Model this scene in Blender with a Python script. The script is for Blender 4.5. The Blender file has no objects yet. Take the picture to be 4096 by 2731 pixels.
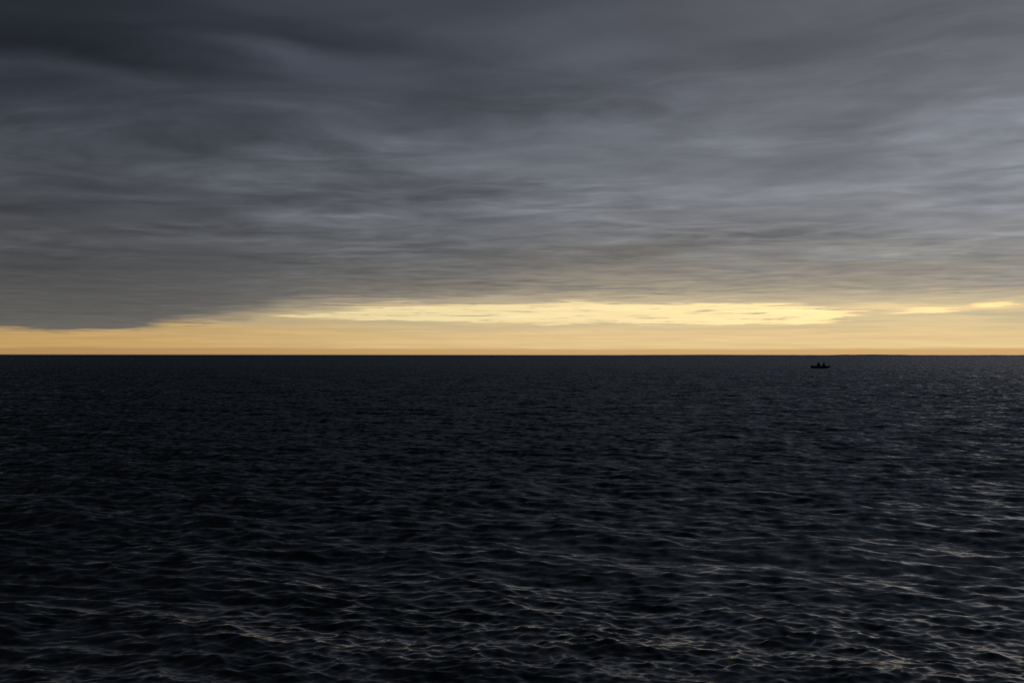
import bpy, bmesh, math, random
import numpy as np
from mathutils import Vector, Matrix

random.seed(7)
R = math.radians
scene = bpy.context.scene
col = scene.collection

# ------------------------------------------------------------------ camera
CAM_H = 3.0                       # eye height over the sea, metres
F = 5000.0 / 4096.0               # focal length in picture widths
cam_data = bpy.data.cameras.new('camera')
cam_data.sensor_width = 36.0
cam_data.lens = 36.0 * F
cam_data.clip_start = 0.1
cam_data.clip_end = 90000.0
cam = bpy.data.objects.new('camera', cam_data)
col.objects.link(cam)
cam.location = (0, 0, CAM_H)
PITCH = math.atan((1419.5 - 1365.5) / 5000.0)
cam.rotation_euler = (Matrix.Rotation(math.pi / 2 + PITCH, 3, 'X') @ Matrix.Rotation(R(0.055), 3, 'Z')).to_euler()
scene.camera = cam

scene.view_settings.view_transform = 'Standard'
scene.view_settings.look = 'None'
scene.view_settings.exposure = 0.0
scene.view_settings.gamma = 1.0
scene.view_settings.use_curve_mapping = False
scene.cycles.use_denoising = False
scene.cycles.max_bounces = 4
scene.cycles.glossy_bounces = 3
scene.cycles.sample_clamp_indirect = 4.0

SUN_AZ, SUN_EL = R(30.0), R(5.0)  # low sun behind the cloud, beyond the right of the view

# ------------------------------------------------------------------ node helper
class NT:
    """tiny expression builder for shader nodes"""
    def __init__(s, tree): s.t = tree; s.n = tree.nodes; s.l = tree.links
    def node(s, kind, **kw):
        n = s.n.new(kind)
        for k, v in kw.items(): setattr(n, k, v)
        return n
    def put(s, sock, v):
        if isinstance(v, S): s.l.new(v.o, sock)
        else: sock.default_value = v
    def math(s, op, *a, clamp=False):
        n = s.node('ShaderNodeMath', operation=op, use_clamp=clamp)
        for i, v in enumerate(a): s.put(n.inputs[i], v)
        return S(s, n.outputs[0])
    def smooth(s, v, a, b, lo=0.0, hi=1.0):
        n = s.node('ShaderNodeMapRange', interpolation_type='SMOOTHSTEP', clamp=True)
        for i, x in enumerate((v, a, b, lo, hi)): s.put(n.inputs[i], x)
        return S(s, n.outputs[0])
    def xyz(s, x, y, z):
        n = s.node('ShaderNodeCombineXYZ')
        for i, v in enumerate((x, y, z)): s.put(n.inputs[i], v)
        return S(s, n.outputs[0])
    def noise(s, vec, scale, detail=4.0, rough=0.5, dist=0.0, out=0, lac=2.0):
        n = s.node('ShaderNodeTexNoise')
        s.put(n.inputs['Vector'], vec); n.inputs['Scale'].default_value = scale
        n.inputs['Detail'].default_value = detail; n.inputs['Roughness'].default_value = rough
        n.inputs['Distortion'].default_value = dist; n.inputs['Lacunarity'].default_value = lac
        return S(s, n.outputs[out])
    def curve(s, v, pts):
        """piecewise-smooth function of v through pts = [(v, y), ...]"""
        x0, x1 = pts[0][0], pts[-1][0]; ys = [p[1] for p in pts]; y0, y1 = min(ys), max(ys)
        y1 = y1 if y1 > y0 else y0 + 1e-6
        n = s.node('ShaderNodeFloatCurve'); c = n.mapping.curves[0]
        q = [((p[0] - x0) / (x1 - x0), (p[1] - y0) / (y1 - y0)) for p in pts]
        c.points[0].location = q[0]; c.points[1].location = q[-1]
        for p in q[1:-1]: c.points.new(*p)
        n.mapping.update()
        s.put(n.inputs['Factor'], 1.0)
        s.put(n.inputs['Value'], s.math('MULTIPLY', s.math('SUBTRACT', v, x0), 1.0 / (x1 - x0), clamp=True))
        return S(s, n.outputs[0]) * (y1 - y0) + y0
    def mix(s, f, a, b, blend='MIX'):
        n = s.node('ShaderNodeMix', data_type='RGBA', blend_type=blend)
        n.clamp_factor = True
        s.put(n.inputs[0], f)
        for i, v in ((6, a), (7, b)):
            s.put(n.inputs[i], v if isinstance(v, S) else (*v, 1.0))
        return S(s, n.outputs[2])
    def scale(s, c, f):
        n = s.node('ShaderNodeVectorMath', operation='SCALE')
        s.put(n.inputs[0], c); s.put(n.inputs['Scale'], f)
        return S(s, n.outputs[0])
    def vadd(s, a, b, op='ADD'):
        n = s.node('ShaderNodeVectorMath', operation=op)
        s.put(n.inputs[0], a); s.put(n.inputs[1], b)
        return S(s, n.outputs[0])
class S:
    def __init__(s, t, o): s.t = t; s.o = o
    def __add__(s, b): return s.t.math('ADD', s, b)
    __radd__ = __add__
    def __sub__(s, b): return s.t.math('SUBTRACT', s, b)
    def __rsub__(s, b): return s.t.math('SUBTRACT', b, s)
    def __mul__(s, b): return s.t.math('MULTIPLY', s, b)
    __rmul__ = __mul__
    def __truediv__(s, b): return s.t.math('DIVIDE', s, b)
    def __rtruediv__(s, b): return s.t.math('DIVIDE', b, s)

# ------------------------------------------------------------------ sky
world = bpy.data.worlds.new('World')
scene.world = world
world.use_nodes = True
wt = world.node_tree
for n in list(wt.nodes): wt.nodes.remove(n)
T = NT(wt)
dirn = T.node('ShaderNodeTexCoord').outputs['Generated']
sep = T.node('ShaderNodeSeparateXYZ'); wt.links.new(dirn, sep.inputs[0])
X, Y, Z = (S(T, sep.outputs[i]) for i in range(3))
hor = T.math('SQRT', X * X + Y * Y) + 1e-5
V = T.math('MAXIMUM', Z / hor, 0.0)              # tangent of the elevation
AZ = T.math('ARCTAN2', X, Y)                      # azimuth, 0 straight ahead, + to the right
def azv(px, py):                                  # bearing and elevation of a spot in the sky
    u, w = (px - 2048) / 5000.0, (1419.5 - py) / 5000.0
    a = math.atan(u)
    return a, w * math.cos(a)

# the cloud deck is a level sheet: features crowd together towards the horizon
cx = X / (hor * (V + 0.018)); cy = Y / (hor * (V + 0.018))
warp = T.noise(T.xyz(cx, cy, 3.1), 0.35, 2.0, 0.5)
bend = (warp - 0.5) * 1.2
warp2 = T.noise(T.xyz(cx, cy, 8.3), 1.3, 2.0, 0.5)
bend = bend + (warp2 - 0.5) * 0.55
P = T.xyz(cx * 0.88, cy + cx * cx * 0.012 + bend, 0.0)
big = T.noise(P, 0.42, 3.0, 0.5)                 # large soft billows
mid = T.noise(P, 1.25, 4.0, 0.55, 0.3)           # rolls
P2 = T.xyz(cx * 0.95, cy * 1.0 + cx * 0.22 + bend, 5.0)
fine = T.noise(P2, 2.6, 4.0, 0.55, 0.35)           # fibres

# clear sky behind everything
skyn = T.node('ShaderNodeTexSky', sky_type='NISHITA', sun_disc=False, sun_elevation=SUN_EL,
              sun_rotation=SUN_AZ, air_density=1.4, dust_density=3.0, ozone_density=1.0)
clear = T.scale(S(T, skyn.outputs[0]), 0.10)
clear = T.mix(0.8, clear, (1.05, 0.90, 0.50))     # thin high veil lit by the low sun

# deck brightness: strongest round the hidden sun, dim away from it
lum = T.curve(AZ, [(-3.15, 0.04), (-1.2, 0.042), (-0.39, 0.050), (-0.2, 0.076), (0.0, 0.112), (0.2, 0.160), (0.39, 0.205), (0.75, 0.235), (1.5, 0.11), (3.15, 0.04)])
lum = lum * T.curve(V, [(0.0, 0.95), (0.06, 0.97), (0.13, 1.15), (0.20, 0.88), (0.29, 0.62), (0.6, 0.52), (1.4, 0.45)])
lum = lum + T.math('EXPONENT', V * -15.0) * 0.088
wisp = T.noise(T.xyz(cx * 0.80, cy + cx * 0.16 + bend * 1.2, 2.0), 1.5, 2.0, 0.5, 0.5)
wisp = T.smooth(T.math('ABSOLUTE', wisp - 0.5), 0.0, 0.075, 1.0, 0.0)          # thin brighter lips of the rolls
patch = T.smooth(T.noise(T.xyz(cx, cy, 12.0), 0.5, 2.0, 0.5), 0.40, 0.62)      # where the rolls are well marked
tex = (big - 0.5) * 0.95 + (mid - 0.5) * 1.0
tex = tex + ((fine - 0.5) * 1.2 + wisp * 0.09) * (patch * 0.75 + 0.35) * T.smooth(V, 0.14, 0.27, 1.0, 0.55)
tex = tex * T.smooth(V, 0.02, 0.11, 0.28, 1.0)
# broad rolls and thin places of the deck
wa = T.noise(T.xyz(AZ * 7.0, V * 16.0, 6.0), 1.0, 4.0, 0.6, out=1)
wsep = T.node('ShaderNodeSeparateXYZ'); T.put(wsep.inputs[0], wa)
AZW = AZ + (S(T, wsep.outputs[0]) - 0.5) * 0.16
VW = V + (S(T, wsep.outputs[1]) - 0.5) * 0.040
for (px, py, hw, hh, slope, amp) in (
        (430, 205, 560, 48, 0.10, -0.42), (1010, 185, 230, 40, 0.12, 0.34), (1480, 190, 420, 55, 0.08, -0.32),
        (60, 245, 260, 30, 0.05, 0.22), (1950, 440, 620, 60, -0.05, -0.22), (150, 60, 500, 110, 0.0, -0.22),
        (2350, 560, 380, 40, -0.10, 0.14), (3480, 515, 260, 45, -0.06, -0.22), (3000, 560, 420, 30, -0.05, 0.12),
        (3800, 480, 420, 50, -0.12, 0.14), (2250, 840, 420, 34, 0.04, 0.20), (3500, 730, 600, 34, 0.0, 0.14),
        (2700, 975, 760, 26, -0.09, -0.24), (3750, 810, 420, 18, -0.03, 0.18), (1250, 880, 420, 22, -0.05, 0.16),
        (100, 850, 420, 34, 0.02, -0.22), (1000, 790, 520, 30, 0.03, -0.14), (3600, 1080, 700, 26, -0.07, -0.16), (3900, 1165, 480, 14, -0.06, -0.22),
        (3100, 150, 700, 70, -0.12, -0.12), (2600, 200, 500, 40, -0.1, 0.10), (3900, 300, 300, 200, -0.1, 0.10)):
    a0, v0 = azv(px, py)
    ex = (AZW - a0) * (5000.0 / hw)
    ey = (VW - v0 + (AZW - a0) * slope) * (5000.0 / hh)
    tex = tex + T.math('EXPONENT', (ex * ex + ey * ey) * -0.8) * amp
lum = lum * T.math('EXPONENT', tex)
warm = T.smooth(V, 0.015, 0.11)
tint = T.mix(warm, (1.01, 0.99, 0.94), (0.925, 0.98, 1.08))
cold = T.mix(T.smooth(AZ, -0.35, 0.30), (0.80, 0.94, 1.26), (0.915, 0.965, 1.12))
tint = T.mix(T.smooth(V, 0.07, 0.25), tint, cold)
tint = T.mix(T.smooth(V, 0.25, 0.6), tint, (0.78, 0.95, 1.24))
deck = T.scale(tint, lum)

# the deck's far edge: bearing -> elevation
ept = [(-3.15, 0.022), (-1.0, 0.020)] + [azv(*p) for p in
       ((0, 1318), (300, 1326), (600, 1306), (780, 1286), (1000, 1256), (1400, 1226), (1900, 1219), (2300, 1212), (2900, 1208), (3300, 1205), (3700, 1200), (4096, 1190))] + [(1.0, 0.046), (3.15, 0.022)]
edge = T.curve(AZ, ept)
EP = T.xyz(AZ * 9.0, V * 150.0, 1.7)
en = T.noise(EP, 1.0, 5.0, 0.6, 0.2)
EP2 = T.xyz(AZ * 26.0, V * 520.0, 4.2)
en2 = T.noise(EP2, 1.0, 4.0, 0.6)
soft = T.curve(AZ, [(-3.15, 0.002), (-0.40, 0.0024), (-0.29, 0.0026), (-0.24, 0.0060), (-0.18, 0.0050), (-0.11, 0.0018), (0.05, 0.0022), (0.18, 0.0024), (0.30, 0.0045), (0.42, 0.005), (3.15, 0.002)])
d = V - edge + (en - 0.5) * 0.018 + (en2 - 0.5) * 0.012
cover = T.smooth(d / soft, -1.0, 1.0)
for (px, py, hw, hh, k) in ((690, 1291, 130, 7, 0.75), (500, 1306, 120, 8, 0.8), (860, 1276, 150, 8, 0.5), (980, 1264, 110, 7, 0.5), (180, 1326, 200, 5, 0.5)):
    a4, v4 = azv(px, py)
    gx = (AZ - a4 + (en - 0.5) * 0.05) * (5000.0 / hw); gy = (V - v4 + (en2 - 0.5) * 0.008) * (5000.0 / hh)
    cover = T.math('MAXIMUM', cover, T.smooth(gx * gx + gy * gy, 0.1, 1.5, k, 0.0))
# light leaking through the thin rim of the deck
rim = T.math('EXPONENT', T.math('MAXIMUM', d, 0.0) * T.curve(AZ, [(-3.15, -80.0), (-0.2, -80.0), (0.0, -55.0), (0.25, -42.0), (3.15, -42.0)])) * T.curve(AZ, [(-3.15, 0.0), (-0.30, 0.12), (-0.15, 0.55), (0.0, 0.85), (0.2, 1.15), (0.45, 1.05), (1.0, 0.5), (3.15, 0.0)]) * (0.55 + (en - 0.5) * 1.6 + (fine - 0.5) * 1.2)
deck = T.mix(T.math('MULTIPLY', rim, 0.85, clamp=True), deck, (0.68, 0.54, 0.33))
# lower, thinner leaf of cloud just above the opening, lit from behind
leaf = T.smooth(d + (en2 - 0.5) * 0.006 + (bend * 0.0012), 0.0045, 0.0095, 1.0, 0.0)
leaf = leaf * T.curve(AZ, [(-3.15, 0.0), (-0.30, 0.0), (-0.17, 0.30), (0.0, 0.60), (0.2, 0.72), (0.42, 0.55), (1.0, 0.2), (3.15, 0.0)])
deck = T.mix(leaf * (0.85 + (en - 0.5) * 1.6), deck, (0.56, 0.46, 0.305))

# far bank of lit haze under the clear strip
azl = T.smooth(AZ, -0.42, 0.15)
bank = T.mix(azl, (0.53, 0.335, 0.125), (0.79, 0.575, 0.285))
BP = T.xyz(AZ * 14.0, V * 330.0, 8.0)
bn = T.noise(BP, 1.0, 4.0, 0.55)
bank = T.scale(bank, (bn - 0.5) * 0.45 + 1.0)
veil = T.noise(T.xyz(AZ * 8.0, V * 210.0, 3.0), 1.0, 5.0, 0.6, 0.3)
top = T.mix(azl, (0.34, 0.275, 0.165), (0.66, 0.555, 0.335))
bank = T.mix(T.smooth(V + (veil - 0.5) * 0.012, 0.012, 0.034) * T.curve(AZ, [(-3.15, 0.2), (-0.36, 0.1), (-0.26, 0.75), (0.0, 0.75), (0.45, 0.7), (3.15, 0.2)]), bank, top)
bank = T.mix(T.smooth(veil, 0.42, 0.66) * T.smooth(V, 0.008, 0.034) * 0.55, bank, (0.44, 0.385, 0.265))
low = T.mix(azl, (0.44, 0.265, 0.105), (0.63, 0.385, 0.165))
bank = T.mix(T.smooth(V + (bn - 0.5) * 0.003, 0.0038, 0.0064), low, bank)
bank = T.mix(T.smooth(V, 0.0, 0.0013), T.scale(low, 0.75), bank)

# strip where the bank is open to the clear sky
gpt_hi = [(-3.15, 0.030), (-0.25, 0.030)] + [azv(*p) for p in ((1120, 1262), (1340, 1240), (1700, 1222), (2300, 1212), (2900, 1212), (3300, 1228), (3430, 1258), (3700, 1262), (4000, 1262))] + [(0.6, 0.040), (3.15, 0.030)]
gpt_lo = [(-3.15, 0.034), (-0.25, 0.034)] + [azv(*p) for p in ((1120, 1268), (1340, 1276), (1700, 1282), (2000, 1288), (2400, 1295), (2900, 1293), (3300, 1286), (3430, 1236), (3700, 1215), (4000, 1200))] + [(0.6, 0.044), (3.15, 0.034)]
lo = T.curve(AZ, gpt_lo)
GP = T.xyz(AZ * 17.0, V * 420.0, 2.2)
gn = T.noise(GP, 1.0, 7.0, 0.66, 0.4)
GP2 = T.xyz(AZ * 11.0 + V * 40.0, V * 520.0, 5.5)
gn2 = T.noise(GP2, 1.0, 5.0, 0.6, 0.3)
dl = V - lo + (gn - 0.5) * 0.017
gap = T.smooth(dl, -0.0007, 0.0010)
hi = T.curve(AZ, gpt_hi)
dh = hi - V + (gn2 - 0.5) * 0.024 + 0.0004
gap = gap * T.smooth(dh, -0.0010, 0.0016)
# loose shreds of cloud drifting in the strip, and scraps of opening trailing to the right
SP = T.xyz(AZ * 22.0, V * 620.0, 9.0)
sn = T.noise(SP, 1.0, 5.0, 0.62)
gap = gap * T.smooth(sn, 0.56, 0.62, 1.0, 0.0)
for (px, py, hw, hh, slope, k) in ((3700, 1238, 95, 13, -0.02, 0.8), (3965, 1214, 62, 11, -0.04, 0.8), (3560, 1232, 190, 16, 0.02, 0.28), (3850, 1230, 200, 12, -0.03, 0.25), (3230, 1285, 110, 7, 0.0, 0.9), (3330, 1248, 75, 9, 0.05, 0.9), (1850, 1217, 60, 4, 0.05, 0.6), (3150, 1188, 160, 4, -0.02, 0.5)):
    a4, v4 = azv(px, py)
    gx = (AZ - a4 + (gn2 - 0.5) * 0.07 + (sn - 0.5) * 0.06) * (5000.0 / hw)
    gy = (V - v4 + (AZ - a4) * slope + (gn - 0.5) * 0.012 + (sn - 0.5) * 0.008) * (5000.0 / hh)
    gap = T.math('MAXIMUM', gap, T.smooth(gx * gx + gy * gy, 0.05, 1.6, k, 0.0))
gap = gap * (0.95 + (gn - 0.5) * 0.7)
clear = T.scale(clear, T.smooth(AZ, -0.25, 0.25, 0.92, 1.06) + (veil - 0.5) * 0.35)
far = T.mix(gap, bank, clear)
skycol = T.mix(cover, far, deck)
# veil of thin cloud right over the strip's upper lip
bg = T.node('ShaderNodeBackground')
wt.links.new(skycol.o, bg.inputs['Color'])
bg.inputs['Strength'].default_value = 1.0
wo = T.node('ShaderNodeOutputWorld')
wt.links.new(bg.outputs[0], wo.inputs['Surface'])
world.cycles.sampling_method = 'NONE'

# ------------------------------------------------------------------ sun (veiled by the cloud deck)
sun_data = bpy.data.lights.new('sun', 'SUN')
sun_data.energy = 0.02
sun_data.angle = R(25.0)
sun_data.color = (1.0, 0.86, 0.66)
sun = bpy.data.objects.new('sun', sun_data)
col.objects.link(sun)
sdir = Vector((math.sin(SUN_AZ) * math.cos(SUN_EL), math.cos(SUN_AZ) * math.cos(SUN_EL), math.sin(SUN_EL)))
sun.rotation_euler = sdir.to_track_quat('Z', 'Y').to_euler()

# ------------------------------------------------------------------ materials
def plain(name, rgb, rough=0.7, spec=0.3, vary=0.15, scale=9.0):
    m = bpy.data.materials.new(name); m.use_nodes = True
    t = NT(m.node_tree); b = m.node_tree.nodes['Principled BSDF']
    pos = S(t, t.node('ShaderNodeTexCoord').outputs['Object'])
    n = t.noise(pos, scale, 4.0, 0.6)
    c = t.scale(t.mix(0.0, rgb, rgb), (n - 0.5) * 2 * vary + 1.0)
    m.node_tree.links.new(c.o, b.inputs['Base Color'])
    b.inputs['Roughness'].default_value = rough
    b.inputs['Specular IOR Level'].default_value = spec
    return m

# ------------------------------------------------------------------ sea
rng = np.random.default_rng(11)
# wave components: (wavelength, direction, amplitude, phase, kind)
comps = []
def system(n, l0, l1, mean, spread, slope):
    """n waves, log-spaced lengths; slope = rms slope each third-octave carries"""
    ls = np.exp(np.linspace(math.log(l0), math.log(l1), n)) * np.exp(rng.normal(0, 0.05, n))
    for l in ls:
        th = mean + rng.normal(0, spread)
        k = 2 * math.pi / l
        comps.append((l, th, slope * math.sqrt(2.0 / n) / k * abs(rng.normal(1, 0.3)), rng.uniform(0, 2 * math.pi)))
system(24, 4.2, 1.3, R(222), R(34), 0.076)     # longer sea, crests running down to the right
system(64, 0.85, 0.20, R(248), R(38), 0.150)   # short steep chop
system(56, 0.20, 0.045, R(264), R(36), 0.170)  # ripples
comps.sort(key=lambda c: -c[0])

def build_sea():
    # rings: fine near by, growing with distance
    r = [0.6]
    while r[-1] < 9.0: r.append(r[-1] * 1.05)
    r[-1] = 9.0
    while r[-1] < 1500.0:
        x = r[-1]; r.append(x + min(x * x * 0.00050 / 3.0, (0.0031 if x < 400 else 0.008) * x))
    while r[-1] < 60000.0: r.append(r[-1] * 1.15)
    r = np.array(r)
    # bearings: fine in front, coarse behind
    half, n = R(26.0), 860
    a = list(np.linspace(-half, half, n + 1)); step = 2 * half / n
    x = half
    side = []
    while x < math.pi:
        step = min(step * 1.25, R(7)); x += step
        if x < math.pi - R(2): side.append(x)
    a = np.array([-q for q in side[::-1]] + a + side)
    nr, na = len(r), len(a)
    da = np.gradient(a)
    RR, AA = np.meshgrid(r.astype(np.float32), a.astype(np.float32), indexing='ij')
    x0 = RR * np.sin(AA); y0 = RR * np.cos(AA)
    dr = np.gradient(r)
    space = np.maximum(dr[:, None], (r[:, None] * da[None, :])).astype(np.float32)
    X_, Y_ = x0.copy(), y0.copy(); Z_ = np.zeros_like(x0)
    lost = np.zeros_like(x0)
    # gusts: patches of rougher and smoother water
    gust = np.zeros_like(x0)
    for i in range(14):
        l = rng.uniform(5, 30); th = rng.uniform(0, 6.28); k = 2 * math.pi / l
        gust += np.sin(k * (x0 * math.cos(th) * 0.7 + y0 * math.sin(th)) + rng.uniform(0, 6.28))
    gust = 1.0 + 0.45 * np.tanh(gust / 2.2)
    fade = np.clip((1300.0 - RR) / 900.0, 0, 1)
    for (l, th, amp, ph) in comps:
        k = 2 * math.pi / l
        ok = np.where((space < l / 2.2).any(axis=1))[0]
        n_ = (ok.max() + 1) if len(ok) else 0
        w = np.clip((l / space[:n_] - 2.2) / 2.2, 0, 1)
        g = gust[:n_] if l < 0.35 else 1.0
        w = w * fade[:n_]
        arg = k * (x0[:n_] * math.cos(th) + y0[:n_] * math.sin(th)) + ph
        A = amp * w * g
        s_, c_ = np.sin(arg), np.cos(arg)
        Z_[:n_] += A * c_
        q = 0.75 if l > 0.2 else 0.4
        X_[:n_] -= q * A * math.cos(th) * s_
        Y_[:n_] -= q * A * math.sin(th) * s_
        v_ = 0.5 * (amp * k) ** 2
        lost[:n_] += v_ * (1 - w * w)
        lost[n_:] += v_
    co = np.stack([X_, Y_, Z_], -1).reshape(-1, 3)
    i = np.arange(nr - 1)[:, None]; j = np.arange(na)[None, :]
    jn = (j + 1) % na
    q = np.stack(np.broadcast_arrays(i * na + j, i * na + jn, (i + 1) * na + jn, (i + 1) * na + j), -1).reshape(-1, 4)[:, ::-1]
    # close the middle with a fan
    c_id = len(co)
    co = np.vstack([co, [[0, 0, 0]]]).astype(np.float32)
    jj = np.arange(na)
    tri = np.stack([np.full(na, c_id), (jj + 1) % na, jj], -1)
    loops = np.concatenate([q.ravel(), tri.ravel()]).astype(np.int32)
    nq, nt = len(q), len(tri)
    starts = np.concatenate([np.arange(nq) * 4, nq * 4 + np.arange(nt) * 3]).astype(np.int32)
    me = bpy.data.meshes.new('sea')
    me.vertices.add(len(co)); me.vertices.foreach_set('co', co.ravel())
    me.loops.add(len(loops)); me.loops.foreach_set('vertex_index', loops)
    me.polygons.add(nq + nt); me.polygons.foreach_set('loop_start', starts)
    me.update(calc_edges=True); me.validate()
    me.polygons.foreach_set('use_smooth', np.ones(len(me.polygons), bool))
    # slope that the mesh is too coarse to carry, given to the ripple shading
    at = me.attributes.new('chop', 'FLOAT', 'POINT')
    at.data.foreach_set('value', np.append(np.sqrt(lost).ravel(), 0.2).astype(np.float32))
    print('sea', len(co), 'verts', nq * 2 + nt, 'tris')
    return me

def sea_height(x, y, lmin=2.5):
    z = 0.0
    for (l, th, amp, ph) in comps:
        if l > lmin * 0.6:
            k = 2 * math.pi / l
            z += amp * math.cos(k * (x * math.cos(th) + y * math.sin(th)) + ph)
    return z

def water_material():
    m = bpy.data.materials.new('sea_water'); m.use_nodes = True
    nt = m.node_tree; t = NT(nt); b = nt.nodes['Principled BSDF']
    geo = t.node('ShaderNodeNewGeometry')
    pos = S(t, geo.outputs['Position']); nor = S(t, geo.outputs['Normal'])
    at = t.node('ShaderNodeAttribute', attribute_name='chop')
    chop = S(t, at.outputs['Fac'])
    sp = t.node('ShaderNodeSeparateXYZ'); nt.links.new(geo.outputs['Position'], sp.inputs[0])
    px, py = S(t, sp.outputs[0]), S(t, sp.outputs[1])
    # ripples as slopes in world space: crests lie across the wind
    v1 = t.xyz(px * 0.7 + py * 0.12, py, 0.0)
    n1 = t.noise(v1, 17.0, 3.0, 0.55, 0.5, out=1)
    v2 = t.xyz(px * 0.9 + py * 0.1, py * 0.8, 7.0)
    n2 = t.noise(v2, 3.0, 3.0, 0.6, 0.5, out=1)
    half = (0.5, 0.5, 0.5)
    s1 = t.scale(t.vadd(n1, half, 'SUBTRACT'), 0.30)
    v3 = t.xyz(px * 1.0 + py * 0.15, py * 0.55, 3.0)
    n3 = t.noise(v3, 1.5, 3.0, 0.55, 0.4, out=1)          # wave-sized tilt of the far chop
    s2 = t.vadd(t.scale(t.vadd(n2, half, 'SUBTRACT'), chop * 5.5), t.scale(t.vadd(n3, half, 'SUBTRACT'), t.math('MAXIMUM', chop - 0.05, 0.0) * 11.0))
    sl = t.vadd(s1, s2)
    sl = t.vadd(sl, (0.65, 1.0, 0.0), 'MULTIPLY')
    # at a grazing view only the faces turned to the shore show: far chop leans that way
    ss = t.node('ShaderNodeSeparateXYZ'); t.put(ss.inputs[0], sl)
    sx, sy = S(t, ss.outputs[0]), S(t, ss.outputs[1])
    lean = t.smooth(chop, 0.07, 0.21)
    fold = t.math('ABSOLUTE', sy) * -1.0 - chop * 0.52
    sl = t.xyz(sx, sy + (fold - sy) * lean, 0.0)
    nn = t.vadd(nor, sl)
    nrm = t.node('ShaderNodeVectorMath', operation='NORMALIZE'); t.put(nrm.inputs[0], nn)
    nt.links.new(nrm.outputs[0], b.inputs['Normal'])
    b.inputs['Base Color'].default_value = (0.004, 0.010, 0.013, 1)
    b.inputs['Roughness'].default_value = 0.14
    b.inputs['IOR'].default_value = 1.333
    b.inputs['Specular IOR Level'].default_value = 0.5
    return m

sea = bpy.data.objects.new('sea', build_sea())
col.objects.link(sea)
sea['kind'] = 'structure'
sea.data.materials.append(water_material())

# ------------------------------------------------------------------ distant shore
def tagged(o, label, cat, group=None):
    o['label'] = label; o['category'] = cat
    if group: o['group'] = group
    return o
def mesh_obj(name, verts, faces, mat, parent=None, smooth=False):
    me = bpy.data.meshes.new(name); me.from_pydata([tuple(v) for v in verts], [], faces); me.update()
    if smooth: me.polygons.foreach_set('use_smooth', [True] * len(me.polygons))
    o = bpy.data.objects.new(name, me); col.objects.link(o)
    me.materials.append(mat); o.parent = parent
    return o
def make_shore():
    rr = random.Random(4)
    D, n, deep = 12000.0, 260, 700.0
    a0, a1 = math.atan((2290 - 2048) / 5000.0), 0.75
    vs, fs, h = [], [], 4.0
    for i in range(n + 1):
        t = i / n; a = a0 + (a1 - a0) * t
        h += rr.uniform(-1.4, 1.4); h = min(max(h, 5.0), 11.0)
        grow = min(1.0, 0.35 + t * 2.2)
        if i == 0: grow = 0.02
        for (dd, hh) in ((0.0, -2.0), (60.0, 0.55), (300.0, 1.0), (deep, -2.0)):
            z = hh if hh < 0 else h * hh * grow
            vs.append(((D + dd) * math.sin(a), (D + dd) * math.cos(a), z))
    for i in range(n):
        for k in range(3):
            p = i * 4 + k; fs.append((p, p + 1, p + 5, p + 4))
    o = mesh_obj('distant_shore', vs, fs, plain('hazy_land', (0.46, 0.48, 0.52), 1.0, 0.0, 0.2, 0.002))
    o['kind'] = 'structure'
make_shore()

# ------------------------------------------------------------------ boat
hull_paint = plain('boat_paint', (0.022, 0.026, 0.030), 0.8, 0.08, 0.3, 3.0)
boat_wood = plain('boat_wood', (0.045, 0.034, 0.024), 0.75, 0.2, 0.3, 14.0)
boat_rail = plain('boat_rail', (0.030, 0.028, 0.026), 0.6, 0.3, 0.2, 8.0)
BX, BY = (3286 - 2048) / 5000.0 * 286.0, 286.0
boat = bpy.data.objects.new('open_boat', None); col.objects.link(boat)
boat.location = (BX, BY, sea_height(BX, BY) * 0.7)
boat.rotation_euler = (0, R(0.6), R(4))
tagged(boat, 'small dark open boat carrying two people, alone near the horizon', 'boat')
LEN = 4.55
def stn(t):
    """half beam, bottom and sheer height of the hull at t, 0 stern - 1 bow"""
    b = 0.66 + 0.12 * math.sin(min(t, 0.6) / 0.6 * math.pi * 0.62)
    if t > 0.52: b *= max(0.0, 1 - ((t - 0.52) / 0.48) ** 2.3) ** 0.8
    bot = -0.16 + 0.05 * (1 - t) * (t < 0.3) + (0.0 if t < 0.62 else 0.50 * ((t - 0.62) / 0.38) ** 2.6)
    she = 0.53 + 0.05 * (1 - t) ** 3 + 0.055 * max(0, (t - 0.6) / 0.4) ** 2
    return b, bot, she
def hull_x(t, k):                 # raked stem: the upper strakes run further forward
    return -LEN / 2 + LEN * t * (0.93 + 0.07 * k) - (0.05 * k if t == 0 else 0)
NS = 26
def shell(inset, raise_=0.0):
    rows = []
    for i in range(NS + 1):
        t = i / NS; b, bot, she = stn(t); b = max(b - inset, 0.004); bot += raise_
        prof = [(0.0, 0.0), (0.50, 0.05), (0.82, 0.22), (0.93, 0.55), (1.0, 1.0)]
        half = [(hull_x(t, q), b * p, bot + (she - bot) * q) for p, q in prof]
        rows.append([(x, -y, z) for x, y, z in half[::-1]] + half[1:])
    return rows
def build_hull():
    out, inn = shell(0.0), shell(0.022, 0.035)
    w = len(out[0]); vs = [v for r in out for v in r] + [v for r in inn for v in r]
    off = (NS + 1) * w; fs = []
    for i in range(NS):
        for k in range(w - 1):
            p = i * w + k
            fs.append((p, p + w, p + w + 1, p + 1)); p += off
            fs.append((p, p + 1, p + w + 1, p + w))
        for k in (0, w - 1):
            p = i * w + k; fs.append((p, p + off, p + w + off, p + w) if k == 0 else (p, p + w, p + w + off, p + off))
    return mesh_obj('hull', vs, fs, hull_paint, boat, True)
hull = build_hull()
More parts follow.
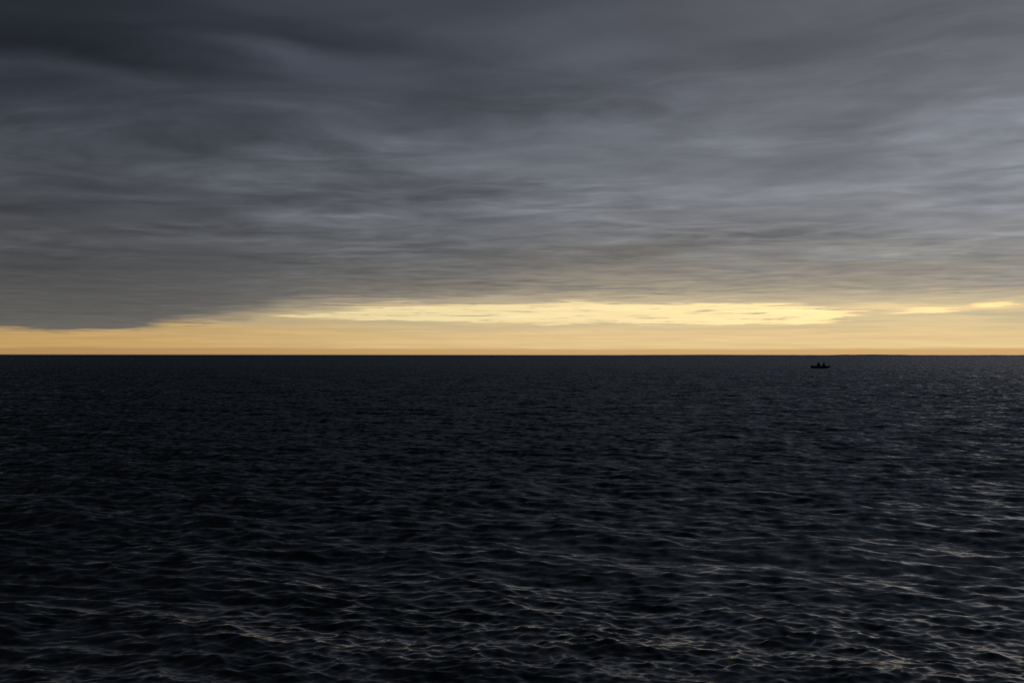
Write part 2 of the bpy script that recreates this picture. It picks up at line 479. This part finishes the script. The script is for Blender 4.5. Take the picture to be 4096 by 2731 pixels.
def tube(path, rad, n=8):
    vs, fs = [], []
    for i, p in enumerate(path):
        p = Vector(p); d = (Vector(path[min(i + 1, len(path) - 1)]) - Vector(path[max(i - 1, 0)])).normalized()
        u = d.cross(Vector((0, 0, 1))); u = u.normalized() if u.length > 1e-4 else Vector((1, 0, 0)); v = d.cross(u)
        r_ = rad[i] if isinstance(rad, (list, tuple)) else rad
        for k in range(n):
            a = 2 * math.pi * k / n; vs.append(p + (u * math.cos(a) + v * math.sin(a)) * r_)
    for i in range(len(path) - 1):
        for k in range(n):
            fs.append((i * n + k, i * n + (k + 1) % n, (i + 1) * n + (k + 1) % n, (i + 1) * n + k))
    fs.append(tuple(range(n))[::-1]); fs.append(tuple((len(path) - 1) * n + k for k in range(n)))
    return vs, fs
def bevel_box(name, c, size, mat, parent, bev=0.012, rot=0.0):
    bm = bmesh.new(); bmesh.ops.create_cube(bm, size=1.0)
    for v in bm.verts: v.co = Vector((v.co.x * size[0], v.co.y * size[1], v.co.z * size[2]))
    bmesh.ops.bevel(bm, geom=bm.edges[:], offset=bev, segments=2, affect='EDGES')
    bmesh.ops.transform(bm, matrix=Matrix.Translation(c) @ Matrix.Rotation(rot, 4, 'Z'), verts=bm.verts[:])
    me = bpy.data.meshes.new(name); bm.to_mesh(me); bm.free()
    o = bpy.data.objects.new(name, me); col.objects.link(o); o.parent = parent; me.materials.append(mat)
    return o
for sgn in (-1, 1):
    path = [(hull_x(i / NS, 1.0), sgn * (stn(i / NS)[0] + 0.004), stn(i / NS)[2]) for i in range(NS + 1)]
    mesh_obj('gunwale', *tube(path, 0.026), boat_rail, boat, True)
b0, bot0, she0 = stn(0)
tr = [(0.0, 0.0), (0.50, 0.05), (0.82, 0.22), (0.93, 0.55), (1.0, 1.0)]
pts = [(-y * b0, bot0 + (she0 - bot0) * z) for y, z in tr[::-1]] + [(y * b0, bot0 + (she0 - bot0) * z) for y, z in tr[1:]]
pts = pts + [(0.30, she0 + 0.055), (-0.30, she0 + 0.055)]
def tx(z): return -LEN / 2 - 0.05 * (z - bot0) / (she0 - bot0)
vs = [(tx(z) + dx, y, z) for dx in (-0.045, 0.0) for y, z in pts]; m_ = len(pts)
mesh_obj('transom', vs, [tuple(range(m_))[::-1], tuple(range(m_, 2 * m_))] + [(k, (k + 1) % m_, m_ + (k + 1) % m_, m_ + k) for k in range(m_)], hull_paint, boat)
def seat(x, w):
    t = (x + LEN / 2) / LEN; b = stn(t)[0] - 0.045
    st = bevel_box('seat', (x, 0, 0.435), (w, 2 * b, 0.04), boat_wood, boat)
    for sgn in (-1, 1):
        bevel_box('seat_knee', (0, 0, 0), (w * 0.5, 0.03, 0.22), boat_wood, st, 0.006).location = (x, sgn * (b - 0.20), 0.305)
for x, w in ((-1.75, 0.40), (-0.72, 0.34), (0.48, 0.34)): seat(x, w)
bevel_box('floorboard', (-0.3, 0, -0.075), (3.0, 0.86, 0.025), boat_wood, boat, 0.006)
fd = [(hull_x(i / NS, 1.0), stn(i / NS)[0] - 0.03, stn(i / NS)[2] - 0.012) for i in range(21, NS + 1)]
vs = [(x, s_ * max(y, 0.003), z + (0.02 if s_ == 0 else 0)) for x, y, z in fd for s_ in (-1, 0, 1)]
fs = []
for i in range(len(fd) - 1):
    for k in range(2): p = i * 3 + k; fs.append((p, p + 3, p + 4, p + 1))
mesh_obj('foredeck', vs, fs, boat_wood, boat)
mesh_obj('keel', *tube([(-LEN / 2, 0, -0.13)] + [(hull_x(i / NS, 0.0), 0, stn(i / NS)[1] - 0.012) for i in range(1, NS + 1)] + [(hull_x(1, 1), 0, stn(1)[2])], 0.022), hull_paint, boat, True)
for sgn in (-1, 1):               # rowlocks
    mesh_obj('rowlock', *tube([(0.02, sgn * (stn(.5)[0] + .004), .545), (0.0, sgn * (stn(.5)[0] + .004), .575), (0.03, sgn * (stn(.5)[0] + .004), .60)], 0.010, 6), boat_rail, boat, True)

# bag on the floor between the two people, reaching just over the gunwale
bag = bpy.data.objects.new('bag', None); col.objects.link(bag)
tagged(bag, 'small dark bag standing between the two people in the boat', 'bag')
bagm = plain('bag_cloth', (0.020, 0.020, 0.024), 0.9, 0.1, 0.3, 20.0)
bev = bevel_box('bag_body', (0, 0, 0.30), (0.30, 0.24, 0.60), bagm, bag, 0.06)
mesh_obj('handle', *tube([(-0.09, 0, 0.585), (-0.07, 0, 0.66), (0.0, 0, 0.685), (0.07, 0, 0.66), (0.09, 0, 0.585)], 0.013), bagm, bag, True)

# ------------------------------------------------------------------ people
skin = plain('skin', (0.20, 0.125, 0.09), 0.7, 0.3, 0.1, 12.0)
def skinned(name, verts, edges, radii, mat, parent, root=0, sub=2):
    """grow a continuous surface over a skeleton with the Skin modifier, then bake it"""
    me = bpy.data.meshes.new(name); me.from_pydata([tuple(v) for v in verts], edges, []); me.update()
    o = bpy.data.objects.new(name, me); col.objects.link(o)
    md = o.modifiers.new('skin', 'SKIN'); md.use_smooth_shade = True
    if not me.skin_vertices:
        bm = bmesh.new(); bm.from_mesh(me); bm.verts.layers.skin.verify(); bm.to_mesh(me); bm.free()
    for i, sv in enumerate(me.skin_vertices[0].data):
        r_ = radii[i]; sv.radius = r_ if isinstance(r_, tuple) else (r_, r_); sv.use_root = (i == root)
    sb = o.modifiers.new('sub', 'SUBSURF'); sb.levels = sub; sb.render_levels = sub
    dg = bpy.context.evaluated_depsgraph_get(); dg.update()
    bake = bpy.data.meshes.new_from_object(o.evaluated_get(dg))
    o.modifiers.clear(); o.data = bake; bake.name = name; bpy.data.meshes.remove(me)
    bake.materials.clear(); bake.materials.append(mat)
    bake.polygons.foreach_set('use_smooth', [True] * len(bake.polygons))
    o.parent = parent
    return o

def person(label, lean, elbow, jacket_rgb, hood, head_dx, bulk):
    """seated figure facing +x, hips at the origin"""
    p = bpy.data.objects.new('person', None); col.objects.link(p)
    tagged(p, label, 'person', 'people in the boat')
    jm = plain('jacket_cloth', jacket_rgb, 0.9, 0.1, 0.25, 15.0)
    tm = plain('trouser_cloth', (0.018, 0.018, 0.022), 0.9, 0.1, 0.25, 15.0)
    hm = plain('hair', (0.012, 0.010, 0.008), 0.8, 0.2, 0.3, 40.0)
    sp = [Vector((0, 0, 0.10))]
    for k, h in enumerate((0.26, 0.42, 0.54)): sp.append(Vector((lean * (h - 0.10) * (0.6 + 0.4 * k / 2), 0, h)))
    neck = sp[-1] + Vector((lean * 0.09 + head_dx * 0.4, 0, 0.085)); 
    hd0 = neck + Vector((head_dx * 0.6 + 0.02, 0, 0.07)); hd1 = hd0 + Vector((0.02, 0, 0.10)); 
    vs = sp + [neck, hd0, hd1]; rad = [(0.16, 0.13), (0.14, 0.11), (0.16, 0.115), (0.13, 0.09), 0.055, (0.072, 0.085), (0.070, 0.082)]
    es = [(0, 1), (1, 2), (2, 3), (3, 4), (4, 5), (5, 6)]
    def add(par, co, r_):
        vs.append(Vector(co)); rad.append(r_); es.append((par, len(vs) - 1)); return len(vs) - 1
    arms = []
    for s_ in (-1, 1):
        sh = add(3, sp[3] + Vector((0, 0.185 * s_, -0.02)), 0.062)
        eb = add(sh, sp[3] + Vector((0.06, (0.20 + elbow) * s_, -0.28)), 0.046)
        wr = add(eb, sp[3] + Vector((0.27, (0.10 + elbow * 0.35) * s_, -0.35)), 0.030)
        pm = add(wr, vs[wr] + Vector((0.055, -0.02 * s_, -0.012)), (0.036, 0.018))
        for q, (dy, ln) in enumerate(((0.030, 0.070), (0.011, 0.080), (-0.009, 0.076), (-0.028, 0.060))):
            k1 = add(pm, vs[pm] + Vector((0.045, dy, 0.004)), 0.0095)
            k2 = add(k1, vs[k1] + Vector((ln * 0.45, 0, -0.014)), 0.0085)
            add(k2, vs[k2] + Vector((ln * 0.20, 0, -0.034)), 0.0075)
        t1 = add(pm, vs[pm] + Vector((0.005, -0.042 * s_, -0.008)), 0.0105)
        add(t1, vs[t1] + Vector((0.035, -0.014 * s_, -0.016)), 0.0085)
        arms.append((sh, eb, wr))
    legs = []
    for s_ in (-1, 1):
        hp = add(0, (0.03, 0.095 * s_, 0.09), 0.088)
        kn = add(hp, (0.44, 0.13 * s_, 0.10), 0.062)
        an = add(kn, (0.47, 0.13 * s_, -0.40), 0.042)
        hl = add(an, (0.49, 0.13 * s_, -0.455), 0.040)
        add(hl, (0.62, 0.135 * s_, -0.470), 0.036)
        legs.append((hp, kn, an, hl))
    body = skinned('body', vs, es, rad, skin, p)
    # face: nose, ears, brow on the head
    hc = (hd0 + hd1) / 2
    def blob(name, c, r_, mat, parent, seg=10, cut=None):
        bm = bmesh.new(); bmesh.ops.create_uvsphere(bm, u_segments=seg * 2, v_segments=seg, radius=1.0)
        for v in bm.verts: v.co = Vector((v.co.x * r_[0], v.co.y * r_[1], v.co.z * r_[2]))
        if cut: bmesh.ops.bisect_plane(bm, geom=bm.verts[:] + bm.edges[:] + bm.faces[:], plane_co=cut[0], plane_no=cut[1], clear_outer=True)
        for f in bm.faces: f.smooth = True
        bmesh.ops.translate(bm, vec=c, verts=bm.verts[:])
        me = bpy.data.meshes.new(name); bm.to_mesh(me); bm.free()
        o = bpy.data.objects.new(name, me); col.objects.link(o); o.parent = parent; me.materials.append(mat)
        return o
    blob('nose', hc + Vector((0.088, 0, -0.012)), (0.018, 0.013, 0.022), skin, body, 6)
    for s_ in (-1, 1):
        blob('ear', hc + Vector((-0.005, 0.085 * s_, -0.008)), (0.020, 0.010, 0.030), skin, body, 6)
        blob('eye', hc + Vector((0.074, 0.030 * s_, 0.016)), (0.010, 0.012, 0.009), hm, body, 6)
    blob('mouth', hc + Vector((0.074, 0, -0.052)), (0.010, 0.024, 0.005), hm, body, 6)
    # jacket over trunk and arms
    jv = [v.copy() for v in sp]; jr = [(0.20 * bulk, 0.165), (0.185 * bulk, 0.150), (0.19 * bulk, 0.145), (0.155, 0.115)]
    je = [(0, 1), (1, 2), (2, 3)]
    jv.append(neck + Vector((0, 0, -0.03))); jr.append(0.085); je.append((3, 4))
    jv.append(Vector((0.01, 0, 0.02))); jr.append((0.21 * bulk, 0.17)); je.append((0, 5))
    for sh, eb, wr in arms:
        a = len(jv); jv += [vs[sh].copy(), vs[eb].copy(), vs[eb].lerp(vs[wr], 0.92)]
        jr += [0.088, 0.072 * bulk, 0.050]; je += [(3, a), (a, a + 1), (a + 1, a + 2)]
    skinned('jacket', jv, je, jr, jm, p)
    tv = [Vector((0, 0, 0.06))]; trr = [(0.175, 0.14)]; te = []
    for hp, kn, an, hl in legs:
        a = len(tv); tv += [vs[hp].copy(), vs[kn].copy(), vs[kn].lerp(vs[an], 0.9)]
        trr += [0.108, 0.082, 0.066]; te += [(0, a), (a, a + 1), (a + 1, a + 2)]
    skinned('trousers', tv, te, trr, tm, p)
    for hp, kn, an, hl in legs:
        skinned('boot', [vs[kn].lerp(vs[an], 0.75), vs[an], vs[hl], vs[hl] + Vector((0.15, 0.004, -0.012))], [(0, 1), (1, 2), (2, 3)], [0.068, 0.058, 0.055, 0.046], tm, p)
    if hood:
        h = blob('hood', hc + Vector((-0.018, 0, 0.006)), (0.130, 0.135, 0.155), jm, p, 12, (Vector((0.055, 0, 0)), Vector((0.95, 0, -0.30))))
        skinned('hood_collar', [neck + Vector((-0.02, 0, -0.06)), hc + Vector((-0.03, 0, -0.08))], [(0, 1)], [(0.13, 0.115), (0.105, 0.10)], jm, p)
    else:
        blob('hair', hc + Vector((-0.014, 0, 0.018)), (0.115, 0.110, 0.125), hm, p, 12, (Vector((0.035, 0, -0.02)), Vector((0.75, 0, -0.62))))
        cap = blob('cap', hc + Vector((0.0, 0, 0.05)), (0.128, 0.122, 0.115), jm, p, 12, (Vector((0, 0, 0.0)), Vector((0, 0, -1))))
        blob('brim', hc + Vector((0.105, 0, 0.052)), (0.075, 0.075, 0.010), jm, cap, 8)
    return p
bpy.context.view_layer.update()
MB = boat.matrix_world.copy()
def board(o, x, y, z, rz, k=1.0):
    o.matrix_world = MB @ Matrix.Translation((x, y, z)) @ Matrix.Rotation(rz, 4, 'Z') @ Matrix.Scale(k, 4)
p1 = person('person in a dark hooded jacket sitting hunched with elbows out, towards the stern', 0.22, 0.19, (0.020, 0.022, 0.026), True, 0.02, 1.3)
board(p1, -0.72, 0.14, 0.475, -math.pi / 2, 1.10)
p2 = person('slimmer person leaning forward in side view, nearer the bow', 0.24, 0.0, (0.024, 0.020, 0.018), False, 0.03, 1.15)
board(p2, 0.42, 0.0, 0.475, 0.12, 1.12)
board(bag, 0.02, -0.12, -0.06, 0.2)
